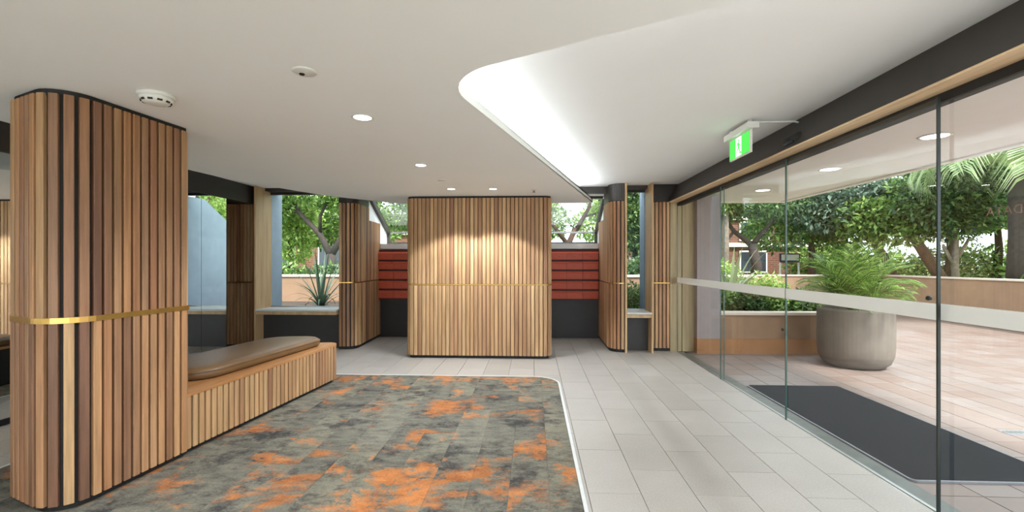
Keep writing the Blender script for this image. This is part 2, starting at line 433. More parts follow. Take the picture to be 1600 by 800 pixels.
def clip_poly(poly, conv):
    out = poly
    for i in range(len(conv)):
        a, b = conv[i], conv[(i + 1) % len(conv)]
        inside = lambda p: (b[0] - a[0]) * (p[1] - a[1]) - (b[1] - a[1]) * (p[0] - a[0]) >= -1e-9
        new = []
        for j in range(len(out)):
            p, q = out[j], out[(j + 1) % len(out)]
            ip, iq = inside(p), inside(q)
            if ip: new.append(p)
            if ip != iq:
                d1 = (b[0] - a[0]) * (p[1] - a[1]) - (b[1] - a[1]) * (p[0] - a[0]); d2 = (b[0] - a[0]) * (q[1] - a[1]) - (b[1] - a[1]) * (q[0] - a[0])
                s = d1 / (d1 - d2); new.append((p[0] + (q[0] - p[0]) * s, p[1] + (q[1] - p[1]) * s))
        out = new
        if not out: break
    return out
rug = empty('carpet', (0, 0, 0), label='grey and orange patterned plank carpet inlaid in the stone floor', cat='carpet')
outline = rounded([(cx0, cy0), (cx1, cy0), (cx1, cy1), (cx0, cy1)], [.3, .3, .3, .3], True, 8)
plank_me = None
i = 0; x = cx0
while x < cx1 - .01:
    y = cy0 - (i * .37 % 1.0)
    while y < cy1:
        g = .0006
        rect = [(x + g, y + g), (min(x + .25, cx1) - g, y + g), (min(x + .25, cx1) - g, y + 1 - g), (x + g, y + 1 - g)]
        poly = clip_poly(rect, outline)
        if len(poly) >= 3:
            if len(poly) == 4 and abs(poly[0][0] - rect[0][0]) < 1e-6 and abs(poly[2][0] - rect[2][0]) < 1e-6 and abs(poly[0][1] - rect[0][1]) < 1e-6 and abs(poly[2][1] - rect[2][1]) < 1e-6 and x + .25 < cx1:
                if plank_me is None:
                    v, f = prism_data([(0, 0), (.25 - 2 * g, 0), (.25 - 2 * g, 1 - 2 * g), (0, 1 - 2 * g)], 0, .006); plank_me = mesh('plank', v, f); plank_me.materials.append(M['carpet'])
                link('plank', plank_me, None, rug, (x + g, y + g, .0005))
            else:
                p0 = poly[0]; v, f = prism_data([(p[0] - p0[0], p[1] - p0[1]) for p in poly], 0, .006)
                link('plank', mesh('plank', v, f), M['carpet'], rug, (p0[0], p0[1], .0005))
        y += 1.0
    x += .25; i += 1
ribbon('edge_trim', outline, .0005, .009, .001, .024, M['sill'], rug, True)

# ------------------------------------------------------------------ ceilings
ceil = empty('ceiling', (0, 0, LOW), kind='structure')
# floating lower ceiling with the cut-out for the cove
covp = [(.968, 7.50), (-.52, 2.36), (2.33, .93)]
low_pts = rounded([covp[0], (.968, 7.545), (-2.2, 7.545), (-3.05, 6.55), (-3.57, 5.3), (-3.68, 4.3), (-3.70, -3.95), (2.34, -3.95), (2.34, .93), (-.50, 2.40)],
                  [.0, .12, .5, .8, 1.2, 1.0, 0, 0, 0, .40], True, 9)
def slab(name, pts, z0, z1, mat, parent, kind=None):
    bm = bmesh.new()
    vs = [bm.verts.new((p[0], p[1], z0)) for p in pts]
    f = bm.faces.new(vs)
    r = bmesh.ops.extrude_face_region(bm, geom=[f])
    for e in r['geom']:
        if isinstance(e, bmesh.types.BMVert): e.co.z = z1
    bmesh.ops.recalc_face_normals(bm, faces=bm.faces)
    me = bpy.data.meshes.new(name); bm.to_mesh(me); bm.free()
    return link(name, me, mat, parent, (0, 0, -LOW), kind=kind)
slab('lower_ceiling', low_pts, LOW, LOW + .055, M['white'], ceil)
inner = rounded([(.70, 7.40), (-2.2, 7.40), (-2.95, 6.5), (-3.42, 5.3), (-3.52, 4.3), (-3.54, -3.9), (2.34, -3.9), (2.34, .62), (-.84, 2.24)], [.05, .4, .7, 1.1, .9, 0, 0, 0, .30], True, 9)
slab('ceiling_upstand', inner, LOW + .055, HIGH - .001, M['white'], ceil)
box('upper_ceiling', -5.3, 2.36, -3.98, 7.62, HIGH, HIGH + .12, M['white'], ceil)
box('upper_ceiling', -5.3, -2.9, 7.62, 7.9, HIGH, HIGH + .12, M['white'], ceil)
box('upper_ceiling', 1.2, 2.9, 7.62, 7.9, HIGH, HIGH + .12, M['white'], ceil)
# LED strip lying in the cove trough behind the lip
led_path = rounded([(.85, 7.3), (-.67, 2.33), (2.3, .79)], [0, .36, 0], False, 9)
led = empty('led_strip', (0, 0, LOW + .06), label='warm white LED strip glowing in the ceiling cove', cat='light strip')
v, f = [], []
n = len(led_path)
pa, pb = offset(led_path, -.008, False), offset(led_path, .008, False)
v = [(p[0], p[1], 0) for p in pa] + [(p[0], p[1], 0) for p in pb] + [(p[0], p[1], .006) for p in pa] + [(p[0], p[1], .006) for p in pb]
for i in range(n - 1):
    f += [(i, i + 1, n + i + 1, n + i), (2 * n + i, 3 * n + i, 3 * n + i + 1, 2 * n + i + 1), (i, 2 * n + i, 2 * n + i + 1, i + 1), (n + i, n + i + 1, 3 * n + i + 1, 3 * n + i)]
link('tape', mesh('tape', v, f), M['led'], led)

# ------------------------------------------------------------------ walls
wl = empty('wall_left', (0, 0, 0), kind='structure')
box('panel', -5.3, -5.2, -4.0, 7.9, 0, 2.8, M['char'], wl)
box('mirror_backing', -4.72, -4.632, 1.0, 6.66, 0, 2.38, M['char'], wl)
box('plain_wall', -5.2, -4.63, -4.0, 1.0, 0, 2.67, M['wallw'], wl)
box('bulkhead', -4.76, -4.60, 1.0, 7.4, 2.385, 2.67, M['dark'], wl)
box('bulkhead', -5.2, -4.76, 6.7, 7.4, 2.40, 2.67, M['dark'], wl)
wk = empty('wall_back', (0, 0, 0), kind='structure')
box('lintel', -5.3, 2.4, -4.1, -4.0, 2.45, 2.8, M['wallw'], wk)
box('panel', -5.3, -4.6, -4.1, -4.0, 0, 2.45, M['wallw'], wk)
w7 = empty('added_rear_window', (-1.1, -4.05, 0), kind='structure')  # unseen rear glazing added to let more daylight reach the ceiling
for q in range(5):
    xa = -4.6 + q * 1.4
    box('mullion', xa - .03, xa + .03, -4.09, -4.01, 0, 2.45, M['dark'], w7)
    if q < 5 and xa < 2.3: box('pane', xa + .03, min(xa + 1.37, 2.38), -4.055, -4.045, 0, 2.45, M['glass'], w7)
mr = empty('mirror', (-4.63, 3.8, 0), label='floor-to-bulkhead frameless mirror wall left of the slatted column', cat='mirror')
for a, b in ((1.0, 2.55), (2.556, 4.4), (4.406, 6.136), (6.142, 6.655)):
    box('mirror_panel', -4.632, -4.622, a, b, .05, 2.38, M['mirror'], mr)
box('skirting', -4.632, -4.612, 1.0, 6.66, 0, .05, M['darker'], mr)

wf = empty('wall_front', (0, 0, 0), kind='structure')
# dark infill, lintels and outer skin of the wall that carries the windows
box('panel', -4.51, -3.18, 7.42, 7.50, 0, .60, M['char'], wf)
box('panel', 1.47, 1.85, 7.42, 7.50, 0, .57, M['char'], wf)
box('outer_skin', -4.6, -3.1, 7.50, 7.70, -.2, .60, M['blue'], wf)
box('outer_skin', 1.4, 1.9, 7.50, 7.70, -.2, .57, M['blue'], wf)
box('lintel', -4.51, -3.0, 7.46, 7.70, 2.62, 2.80, M['dark'], wf)
box('lintel', 1.47, 1.85, 7.46, 7.70, 2.62, 2.80, M['dark'], wf)
box('outer_skin', -5.3, -4.55, 7.42, 7.70, -.2, 2.8, M['blue'], wf)
box('outer_skin', 1.9, 2.19, 7.42, 7.75, -.2, 2.8, M['blue'], wf)
box('bulkhead', -5.2, -4.54, 7.38, 7.42, 2.40, HIGH, M['dark'], wf)
box('bulkhead', 1.88, 2.36, 7.38, 7.42, 2.39, HIGH, M['dark'], wf)
box('alcove_bulkhead', -3.0, 1.3, 7.56, 7.66, 2.56, 2.78, M['dark'], wf)
box('outdoor_fin', -4.72, -4.52, 7.66, 8.0, -.2, 2.75, M['blue'], wf)
box('outdoor_fin', 1.86, 1.96, 7.70, 8.05, -.2, 2.75, M['blue'], wf)

# timber fins, sills and panes of the two tall windows
def bay(name, xa, xb, ysill, zs, label):
    w = empty(name, (xa, 7.4, 0), kind='structure')
    box('jamb', xa - .028, xa, 7.20, 7.66, .0, HIGH - .002, M['oak'], w, .003)
    if label == 'narrow': box('jamb', xb, xb + .028, 7.20, 7.62, .0, HIGH - .002, M['oak'], w, .003)
    box('sill', xa, xb, 7.19, 7.66, zs - .03, zs, M['sill'], w, .004)
    box('sill_edge', xa, xb, 7.21, 7.42, zs - .085, zs - .034, M['oak'], w, .003)
    p = box('pane', xa, xb, 7.64, 7.648, zs, 2.62, M['glass'], w)
    box('head_frame', xa, xb, 7.62, 7.67, 2.58, 2.62, M['dark'], w)
    box('bottom_frame', xa, xb, 7.63, 7.66, zs, zs + .018, M['steel'], w)
    return w
bay('window_1', -4.51, -3.18, 7.2, .655, 'wide')
bay('window_2', 1.47, 1.85, 7.2, .635, 'narrow')

def pier(name, path, z1, label, mats, rear=None, zr=2.16):
    o = empty(name, (path[0][0], path[0][1], 0), label=label, cat='pier', group='slatted piers on the back wall')
    P0 = path[0]
    for pth, top in ((path, z1), (rear, zr)):
        if pth is None: continue
        q = [(p[0] - P0[0], p[1] - P0[1]) for p in pth]
        clad(o, q, .05, BRASS_Z - .010, mats); clad(o, q, BRASS_Z + .010, top, mats)
        ribbon('brass_strip', q, BRASS_Z - .007, BRASS_Z + .007, 0, .006, M['brass'], o)
        ribbon('backing', q, .0, top + .006, -.045, -.0005, M['darker'], o)
    return o, [(p[0] - P0[0], p[1] - P0[1]) for p in path]
# flat panel beside the mirror
o, lp = pier('slatted_cladding', [(-5.18, 7.40), (-4.545, 7.40)], 2.39, 'timber slat panel between the mirror and the wide window', ('slat', 'slat_red', 'slat'))
# curved pier left of the mailbox alcove
pl = rounded([(-3.17, 7.30), (-2.90, 7.30), (-2.922, 7.95)], [0, .17, 0], False, 9)
o, lp = pier('slatted_pier', pl, 2.39, 'curved timber slat pier between wide window and the mailbox alcove', ('slat_dark', 'slat_red', 'slat'), [(-2.922, 7.953), (-2.945, 8.60)])
prism('core', [(.0, .05), (.20, .05), (.20, .30), (0, .30)], 0, 2.39, M['darker'], o)
ribbon('bulkhead', lp, 2.40, HIGH, -.04, .012, M['dark'], o)
# curved pier right of the alcove
pr = rounded([(1.236, 7.95), (1.225, 7.26), (1.44, 7.26)], [0, .19, 0], False, 9)
o, lp = pier('slatted_pier', pr, 2.39, 'curved timber slat pier between the mailbox alcove and narrow window', ('slat_red', 'slat_red', 'slat'), [(1.245, 8.60), (1.236, 7.953)])
ribbon('bulkhead', lp, 2.40, HIGH, -.04, .012, M['dark'], o)
# panel right of the narrow window
o, lp = pier('slatted_cladding', [(1.885, 7.40), (2.185, 7.40)], 2.385, 'narrow timber slat panel beside the glass entrance wall', ('slat_red', 'slat'))
# pale oak end panel where the glass wall starts
jp = empty('trim_1', (2.36, 7.4, 0), kind='structure')
box('board', 2.19, 2.372, 7.39, 7.50, 0, 2.40, M['oak_pale'], jp, .002)
box('board', 2.376, 2.56, 7.37, 7.50, 0, 2.60, M['oak_pale'], jp, .002)

# ------------------------------------------------------------------ mailbox alcove
wa = empty('wall_alcove', (0, 0, 0), kind='structure')
box('panel', -3.0, 1.3, 8.62, 8.74, -.1, 1.665, M['char'], wa)
WY = 9.22
box('white_sill', -2.96, 1.26, 8.60, WY + .03, 1.675, 1.775, M['wallw'], wa)
box('bay_base', -2.96, 1.26, 8.745, WY + .03, -.1, 1.67, M['blue'], wa)
box('alcove_ceiling', -2.96, 1.26, 7.66, 8.20, 2.60, 2.74, M['white'], wa)
cheek = [(7.66, 0), (8.60, 0), (WY, 0), (WY + .03, 2.03), (8.25, 2.60), (7.66, 2.60)]
for xa, xb in ((-3.08, -2.99), (1.29, 1.38)):
    profile_x('cheek', cheek, xa, xb, M['wallw'], wa)
    xo = (xa - .02, xa) if xa < 0 else (xb, xb + .02)
    profile_x('outer_render', cheek, xo[0], xo[1], M['blue'], wa)
w3 = empty('window_3', (0, WY, 0), kind='structure')
for xa in (-3.0, 1.235):
    xb = xa + .065
    profile_x('rafter', [(8.16, 2.55), (WY - .03, 1.99), (WY + .04, 2.05), (8.20, 2.66)], xa, xb, M['dark'], w3, loc=(0, -WY, 0))
    box('mullion', xa, xb, WY - .04, WY + .03, 1.775, 2.04, M['dark'], w3)
box('bottom_rail', -2.95, 1.25, WY - .03, WY + .03, 1.775, 1.83, M['dark'], w3)
box('transom', -2.95, 1.25, WY - .015, WY + .02, 2.01, 2.04, M['steel'], w3)
box('top_rail', -2.95, 1.25, 8.17, 8.23, 2.56, 2.64, M['dark'], w3)
for xm in (-1.95, -.85, .25):
    box('mullion', xm - .02, xm + .02, WY - .02, WY + .02, 1.83, 2.01, M['dark'], w3)
for a, b in ((-2.93, -1.97), (-1.93, -.87), (-.83, .23), (.27, 1.235)):
    box('pane', a, b, WY - .005, WY + .003, 1.83, 2.01, M['glass'], w3)
    profile_x('sloping_pane', [(8.23, 2.600), (WY, 2.035), (WY + .004, 2.042), (8.234, 2.607)], a, b, M['glass'], w3, loc=(0, -WY, 0))

def mailbank(name, xa, xb, cols, label):
    b = empty(name, ((xa + xb) / 2, 8.6, .72), label=label, cat='mailboxes', group='banks of red letterboxes')
    z0, z1 = .72, 1.66
    box('carcass', xa, xb, 8.50, 8.615, z0, z1, M['red_dark'], b)
    rows = 5; rh = (z1 - z0 - .03) / rows; cw = (xb - xa - .02) / cols
    for r in range(rows):
        zz = z0 + .012 + r * rh
        for c in range(cols):
            x0 = xa + .01 + c * cw + .003; x1 = x0 + cw - .006
            # leaning door face with a flap over the slot
            d = profile_x('mailbox_door', [(8.50, zz + .012), (8.470, zz + .014), (8.455, zz + rh * .66), (8.50, zz + rh * .66)], x0, x1, M['red'], b, loc=(-b.location.x, -b.location.y, -b.location.z))
            fl = profile_x('slot_flap', [(8.50, zz + rh * .68), (8.456, zz + rh * .68), (8.470, zz + rh * .85), (8.50, zz + rh * .87)], x0, x1, M['red'], d)
            tube('lock', [((x0 + x1) / 2, 8.468, zz + rh * .38), ((x0 + x1) / 2, 8.454, zz + rh * .38)], .006, M['red_dark'], d, 8)
    return b
mailbank('mailbox_bank', -2.93, -.86, 7, 'red letterbox bank between the slatted block and the wide-window pier')
mailbank('mailbox_bank', -.84, 1.215, 7, 'red letterbox bank between the slatted block and the narrow-window pier')

# ------------------------------------------------------------------ central slatted block
bx = empty('slatted_block', (-.81, 7.0, 0), label='freestanding rounded timber slat block with brass line under two downlights', cat='partition')
bp = rounded([(-1.06, -.30), (1.06, -.30), (1.06, .30), (-1.06, .30)], [.10] * 4, True, 6)
prism('body', bp, .045, 2.37, M['slat_back'], bx)
prism('plinth', offset(bp, -.02), 0, .045, M['darker'], bx)
prism('shadow_gap', offset(bp, .012), 2.37, 2.398, M['darker'], bx)
# begin the cladding at the back so that whole slats stand along the front
k = max(range(len(bp)), key=lambda q: bp[q][1] + .01 * bp[q][0]); bq = bp[k:] + bp[:k]
clad(bx, bq, .045, BRASS_Z - .011, ('slat',), w=.049, closed=True); clad(bx, bq, BRASS_Z + .011, 2.37, ('slat',), w=.049, closed=True)
ribbon('brass_strip', bp, BRASS_Z - .004, BRASS_Z + .004, 0, .004, M['brass'], bx, True)

# ------------------------------------------------------------------ column and bench
cp_raw = [(-2.535, 2.505), (-2.520, 3.20), (-3.19, 3.30), (-3.215, 2.685)]
CO = Vector((-2.56, 2.56))
def loc2(pts, o): return [(p[0] - o.x, p[1] - o.y) for p in pts]
# the side towards the room runs on as the face of the bench
FD = Vector((.098, .995)).normalized()
A = Vector((-2.625, 2.375))                    # near corner
B = A + FD * .855
D = A + Vector((-.905, .375)).normalized() * .54
Cc = D + FD * .70
colp = rounded([tuple(A), tuple(B), tuple(Cc), tuple(D)], [.15, .02, .12, .12], True, 8)
ct = empty('slatted_column', (A.x, A.y, 0), label='tall rounded timber slat column with a brass band at the end of the bench', cat='column')
cl = loc2(colp, A)
prism('body', cl, .04, 2.36, M['darker'], ct); prism('plinth', offset(cl, -.012), 0.006, .04, M['darker'], ct)
prism('shadow_gap', offset(cl, .006), 2.36, 2.399, M['darker'], ct)
k = max(range(len(cl)), key=lambda q: cl[q][1]); cq = cl[k:] + cl[:k]
clad(ct, cq, .045, BRASS_Z - .016, ('slat_dark', 'slat', 'slat_dark', 'slat_red'), closed=True)
clad(ct, cq, BRASS_Z + .016, 2.372, ('slat_dark', 'slat', 'slat_dark', 'slat_red'), closed=True)
ribbon('brass_strip', cl, BRASS_Z - .016, BRASS_Z + .016, 0, .026, M['brass'], ct, True)

# bench: slatted base, ledge and leather cushion
B0 = A + FD * .845
E0 = A + FD * 3.03
N = Vector((-FD.y, FD.x))
benchp = rounded([tuple(B0 + N * .02), tuple(E0 + N * .02), tuple(E0 + N * .78 - FD * .16), tuple(B0 + N * .95)], [0, .10, .30, 0], True, 7)
be = empty('bench', (B0.x, B0.y, 0), label='low timber slat bench running from the tall column across the carpet', cat='bench')
bl = loc2(benchp, B0)
prism('body', bl, .04, .43, M['darker'], be); prism('plinth', offset(bl, -.02), .006, .04, M['darker'], be)
clad(be, bl[:-1], .045, .428, ('slat',))
prism('ledge', offset(bl, .024), .430, .452, M['ledge'], be)
cu_o = rounded([tuple(B0 + N * .15 + FD * .30), tuple(E0 + N * .10 - FD * .05), tuple(E0 + N * .76 - FD * .22), tuple(B0 + N * .86 + FD * .25)], [.26, .20, .32, .26], True, 10)
cs = empty('cushion', (B0.x, B0.y, .452), label='brown leather seat cushion with rounded ends lying on the bench', cat='cushion')
co = loc2(cu_o, B0)
prof = [(-.05, .0), (-.022, .004), (-.006, .018), (0, .042), (-.004, .064), (-.016, .082), (-.038, .094), (-.075, .101), (-.13, .105), (-.20, .107)]
v, f = [], []
for d, z in prof:
    v += [(p[0], p[1], z) for p in offset(co, d)]
n = len(co)
for r in range(len(prof) - 1):
    for i in range(n): f.append((r * n + i, r * n + (i + 1) % n, (r + 1) * n + (i + 1) % n, (r + 1) * n + i))
f.append(tuple(reversed(range(n)))); f.append(tuple((len(prof) - 1) * n + i for i in range(n)))
link('cover', mesh('cover', v, f, True), M['leather'], cs)
ribbon('piping', co, .062, .070, -.010, .003, M['leather'], cs, True)

# ------------------------------------------------------------------ glass entrance wall
pel = empty('trim_2', (GX, 2, 2.38), kind='structure')
profile_y('pelmet', [(2.155, 2.385), (2.36, 2.385), (2.36, HIGH), (2.315, HIGH)], -3.98, 7.38, M['dark'], pel, loc=(-GX, -2, -2.38))
box('soffit_board', 2.157, 2.296, -3.98, 7.37, 2.372, 2.386, M['soffit_wood'], pel)
box('door_track', 2.294, 2.37, -3.98, 7.37, 2.322, 2.388, M['darker'], pel)
thr = empty('trim_3', (GX, 2, 0), kind='structure')
box('sill_channel', GX - .012, GX + .012, -3.98, 7.38, -.02, .004, M['steel'], thr)
box('threshold', GX + .012, GX + .14, -3.98, 7.24, -.03, -.001, M['thresh'], thr)
def pane(parent, x, y0, y1, z0, z1, t=.012):
    o = box('pane', x - t / 2, x + t / 2, y0, y1, z0, z1, M['glass'], parent)
    o.data.materials.append(M['glass_edge'])
    for p in o.data.polygons:
        if abs(p.normal.y) > .5: p.material_index = 1
    return o
SZ0, SZ1 = 1.095, 1.187
def panel(name, x, y0, y1, edge=None):
    w = empty(name, (x, (y0 + y1) / 2, 0), kind='structure')
    pane(w, x, y0, y1, .004, 2.345)
    box('frosted_strip', x - .0075, x - .0062, y0 + .002, y1 - .002, SZ0, SZ1, M['frost'], w)
    if edge is not None:
        box('door_seal', x - .008, x + .008, edge - .005, edge + .005, .004, 2.345, M['glass_edge_dark'], w)
    return w
panel('window_4', GX, 5.60, 7.37)
d1 = panel('door_1', GX - .03, 4.205, 5.63)
d2 = panel('door_2', GX - .03, 2.66, 4.195, 2.66)
w5 = panel('window_5', GX, -.4, 2.70)
panel('window_6', GX, -3.9, -.41)
for d, yy, zz in ((d1, 4.24, .81), (d2, 2.715, 1.215)):
    l = tube('lock_disc', [(0, 0, 0), (.016, 0, 0)], .013, M['glass_edge_dark'], d, 16)
    l.location = (-.014, yy - d.location.y, zz)
# small mirror-written lettering on the fixed pane, facing the terrace
def lettering(name, body, loc, size, parent, mat, rz, mirror=False):
    cu = bpy.data.curves.new(name, 'FONT'); cu.body = body; cu.size = size; cu.extrude = .0006; cu.space_character = 1.15
    o = bpy.data.objects.new(name, cu); col.objects.link(o); cu.materials.append(mat)
    o.parent = parent; o.location = loc; o.rotation_euler = (R(90), 0, rz); return o
lettering('lettering', 'DATA', (.0075, 2.255 - w5.location.y, 1.655), .060, w5, M['vinyl'], R(90))

# motion sensor on the pelmet
ms = empty('motion_sensor', (2.22, 3.98, 2.46), label='black motion sensor on the pelmet above the sliding doors', cat='sensor')
v = []
hs = lathe('housing', [(.035, -.11), (.048, -.09), (.05, 0), (.048, .09), (.035, .11)], M['darker'], ms, 16)
hs.rotation_euler = (R(90), 0, 0)
box('lens_strip', 2.168, 2.176, 3.91, 4.05, 2.425, 2.445, M['wglass'], ms)

# exit sign hanging from the ceiling
ex = empty('exit_sign', (1.90, 4.27, HIGH), label='green running-man exit sign hanging from the ceiling near the glass doors', cat='exit sign')
box('ceiling_mount', 1.85, 1.95, 4.02, 4.52, 2.585, 2.64, M['plastic'], ex, .006)
tube('hanger', [(0, .18, 0), (0, .18, -.04)], .02, M['plastic'], ex, 12)
tube('hanger', [(0, -.18, 0), (0, -.18, -.04)], .02, M['plastic'], ex, 12)
sg = box('sign_panel', 1.890, 1.910, 4.06, 4.48, 2.385, 2.585, M['plastic'], ex, .003)
XF = 1.8885 - 1.90
def signface(name, yz, mat, dx):
    v = [(XF - dx, a, b) for a, b in yz] + [(XF - dx + .002, a, b) for a, b in yz]; n = len(yz)
    f = [tuple(range(n)), tuple(reversed(range(n, 2 * n)))] + [(i, n + i, n + (i + 1) % n, (i + 1) % n) for i in range(n)]
    return link(name, mesh(name, v, f), mat, ex)
zc = 2.485 - HIGH
signface('green_face', [(-.20, zc - .09), (.20, zc - .09), (.20, zc + .09), (-.20, zc + .09)], M['green_sign'], .0005)
signface('door_symbol', [(-.045, zc - .085), (.065, zc - .085), (.065, zc + .085), (-.045, zc + .085)], M['white_sign'], .002)
def rotp(pts, a, o): return [(o[0] + p[0] * math.cos(a) - p[1] * math.sin(a), o[1] + p[0] * math.sin(a) + p[1] * math.cos(a)) for p in pts]
def bar(c, l, w, a): return rotp([(-l / 2, -w / 2), (l / 2, -w / 2), (l / 2, w / 2), (-l / 2, w / 2)], a, c)
signface('runner_symbol', [(.012 * math.cos(t * .785) + .004, zc + .055 + .012 * math.sin(t * .785)) for t in range(8)], M['green_sign'], .0035)
for c, l, w, a in (((.008, zc + .012), .06, .026, 1.3), ((.03, zc + .02), .045, .010, -.5), ((-.014, zc + .014), .045, .010, .7), ((.026, zc - .03), .055, .013, -.9), ((-.012, zc - .035), .06, .013, 1.0), ((-.03, zc - .062), .04, .011, .1)):
    signface('runner_symbol', bar(c, l, w, a), M['green_sign'], .0035)
tube('stay_rod', [(.03, -.16, -.012), (.36, -.22, -.03), (.40, -.22, -.04)], .008, M['plastic'], ex, 8)

# ------------------------------------------------------------------ ceiling fittings
def downlight(x, y, label, r=.055, watts=LAMP, spot=104, z=LOW, blend=.35, glow='lamp_glow', seen=True):
    d = empty('downlight', (x, y, z), label=label, cat='downlight', group='recessed ceiling downlights')
    lathe('trim_ring', [(r, -.0005), (r * 1.18, -.002), (r * 1.2, -.004), (r * 1.0, -.006), (r * .96, -.003)], M['plastic'], d, 28)
    lathe('diffuser', [(r * .96, -.0015), (r * .95, -.004), (.001, -.004)], M[glow], d, 28)
    if watts:
        L = bpy.data.lights.new('downlight_lamp', 'SPOT'); L.energy = watts * 4; L.spot_size = R(spot); L.spot_blend = blend; L.shadow_soft_size = .035; L.color = (.82, .92, 1.0)
        o = bpy.data.objects.new('downlight_lamp', L); col.objects.link(o); o.parent = d; o.location = (0, 0, -.03)
    return d
downlight(-1.15, 3.02, 'large lit downlight in the lower ceiling above the carpet', .06, LAMP * 1.3, 140, blend=.9)
downlight(-1.13, 4.53, 'lit downlight between the large one and the slatted block', .052, LAMP * 1.3, 140, blend=.9)
downlight(-1.09, 6.02, 'lit downlight in front of the slatted block, nearer the bench', .05, LAMP * 1.2, 104, blend=.22)
downlight(-.535, 6.04, 'lit downlight in front of the slatted block, nearer the glass wall', .05, LAMP * 1.2, 104, blend=.22)
for xx, yy, lb in ((-2.3, .6, 'added unseen downlight past the picture edge by the mirror'), (-.6, .9, 'added unseen downlight past the picture edge over the carpet'), (-.6, -1.6, 'added unseen downlight over the far carpet end'), (1.5, -.6, 'added unseen downlight past the picture edge by the glass'), (-2.3, -1.8, 'added unseen downlight over the far end by the mirror'), (1.5, -2.4, 'added unseen downlight over the far end by the glass')):
    downlight(xx, yy, lb, .055, LAMP * 1.5, 140, blend=.9)  # extra lamps out of view, added to light the room behind the camera
sd = empty('smoke_detector', (-2.20, 2.56, LOW), label='white round smoke detector on the ceiling beside the slatted column', cat='smoke detector')
lathe('base', [(.092, 0), (.094, -.012), (.088, -.02)], M['plastic'], sd, 32)
lathe('cover', [(.086, -.02), (.080, -.034), (.062, -.052), (.040, -.058), (.001, -.06)], M['plastic'], sd, 32)
for a in range(10):
    t = a * math.tau / 10
    b_ = link('vent_slot', mesh('vent_slot', *box_data(-.012, .012, -.004, .004, -.005, .005)), M['darker'], sd, (.071 * math.cos(t), .071 * math.sin(t), -.043), (0, 0, t + math.pi / 2))
sp = empty('ceiling_sensor', (-1.17, 2.28, LOW), label='flat round ceiling sensor between the smoke detector and the cove', cat='sensor')
lathe('plate', [(.06, 0), (.061, -.004), (.054, -.008), (.001, -.009)], M['plastic'], sp, 32)
lathe('lens', [(.014, -.009), (.012, -.014), (.001, -.016)], M['darker'], sp, 16).location = (-.02, .012, 0)
vp = empty('ceiling_plate', (-1.09, 5.36, LOW), label='small flat round blanking plate in the ceiling before the block', cat='plate')
lathe('plate', [(.05, 0), (.05, -.004), (.001, -.005)], M['plastic'], vp, 24)
s2 = empty('sprinkler', (.01, 6.15, LOW), label='small ceiling sprinkler before the right end of the slatted block', cat='sprinkler')
lathe('rosette', [(.035, 0), (.034, -.008), (.016, -.012)], M['plastic'], s2, 20); lathe('nozzle', [(.012, -.012), (.012, -.03), (.024, -.033), (.024, -.036), (.001, -.036)], M['steel'], s2, 16)

# ------------------------------------------------------------------ terrace outside
terr = box('floor_terrace', GX + .14, 10.2, -6.0, 14.0, -.16, -.022, M['pave_grout'], kind='structure')
PT = .30; cells = []
nx, ny = int((10.15 - GX - .14) / PT), int(18 / PT)
for a in range(nx):
    for b in range(ny):
        x0 = GX + .14 + a * PT; y0 = -4 + b * PT
        if x0 < 4.9 and y0 > 7.2: continue
        cells.append((x0, y0))
def seen(c):
    X = (c[0] + .15) * .9989 + (c[1] + .15) * .0464; Z = -(c[0] + .15) * .0464 + (c[1] + .15) * .9989
    return Z if Z > .4 and abs(X / Z) < 1.25 else 99 + abs(Z)
cells.sort(key=seen)
for x0, y0 in cells[:290]:
    tile(terr, x0, x0 + PT, y0, y0 + PT, -.024, -.006, 'terra', 'paver', .0035)
bm = bmesh.new()
for x0, y0 in cells[290:]:
    g = .0035; vs = [bm.verts.new(p) for p in box_data(x0 + g, x0 + PT - g, y0 + g, y0 + PT - g, -.024, -.006)[0]]
    for q in ((4, 5, 6, 7), (0, 1, 5, 4), (1, 2, 6, 5), (2, 3, 7, 6), (3, 0, 4, 7)): bm.faces.new([vs[i] for i in q])
me = bpy.data.meshes.new('paver_field'); bm.to_mesh(me); bm.free()
link('paver_field', me, M['terra'], terr, -terr.location, kind='stuff')

sf = empty('ceiling_terrace', (3.5, 2, 2.62), kind='structure')
box('soffit', 2.36, 4.70, .2, 8.85, 2.58, 2.86, M['soffit'], sf)
box('fascia', 4.70, 4.80, .1, 8.95, 2.56, 3.0, M['soffit'], sf)
box('fascia', 2.36, 4.70, 8.85, 8.95, 2.56, 3.0, M['soffit'], sf)
box('fascia', 2.36, 4.70, .1, .2, 2.56, 3.0, M['soffit'], sf)  # soffit cut short here, out of view, to admit more sky light
for yy, lb in ((7.48, 'outdoor soffit downlight nearest the planter bed'), (5.83, 'outdoor soffit downlight in the middle of the three'), (4.35, 'outdoor soffit downlight beside the dark sliding door edge'), (2.8, 'outdoor soffit downlight past the door edge'), (1.2, 'outdoor soffit downlight beside the fixed pane')):
    downlight(3.68, yy, lb, .105, LAMP * .8, 140, 2.578, .9, 'ext_glow')
pd = box('wall_pier', 2.56, 2.92, 7.24, 7.9, -.02, 2.60, M['greypost'], kind='structure')
box('skirting', 2.555, 2.925, 7.225, 7.4, -.01, .23, M['band'], pd)

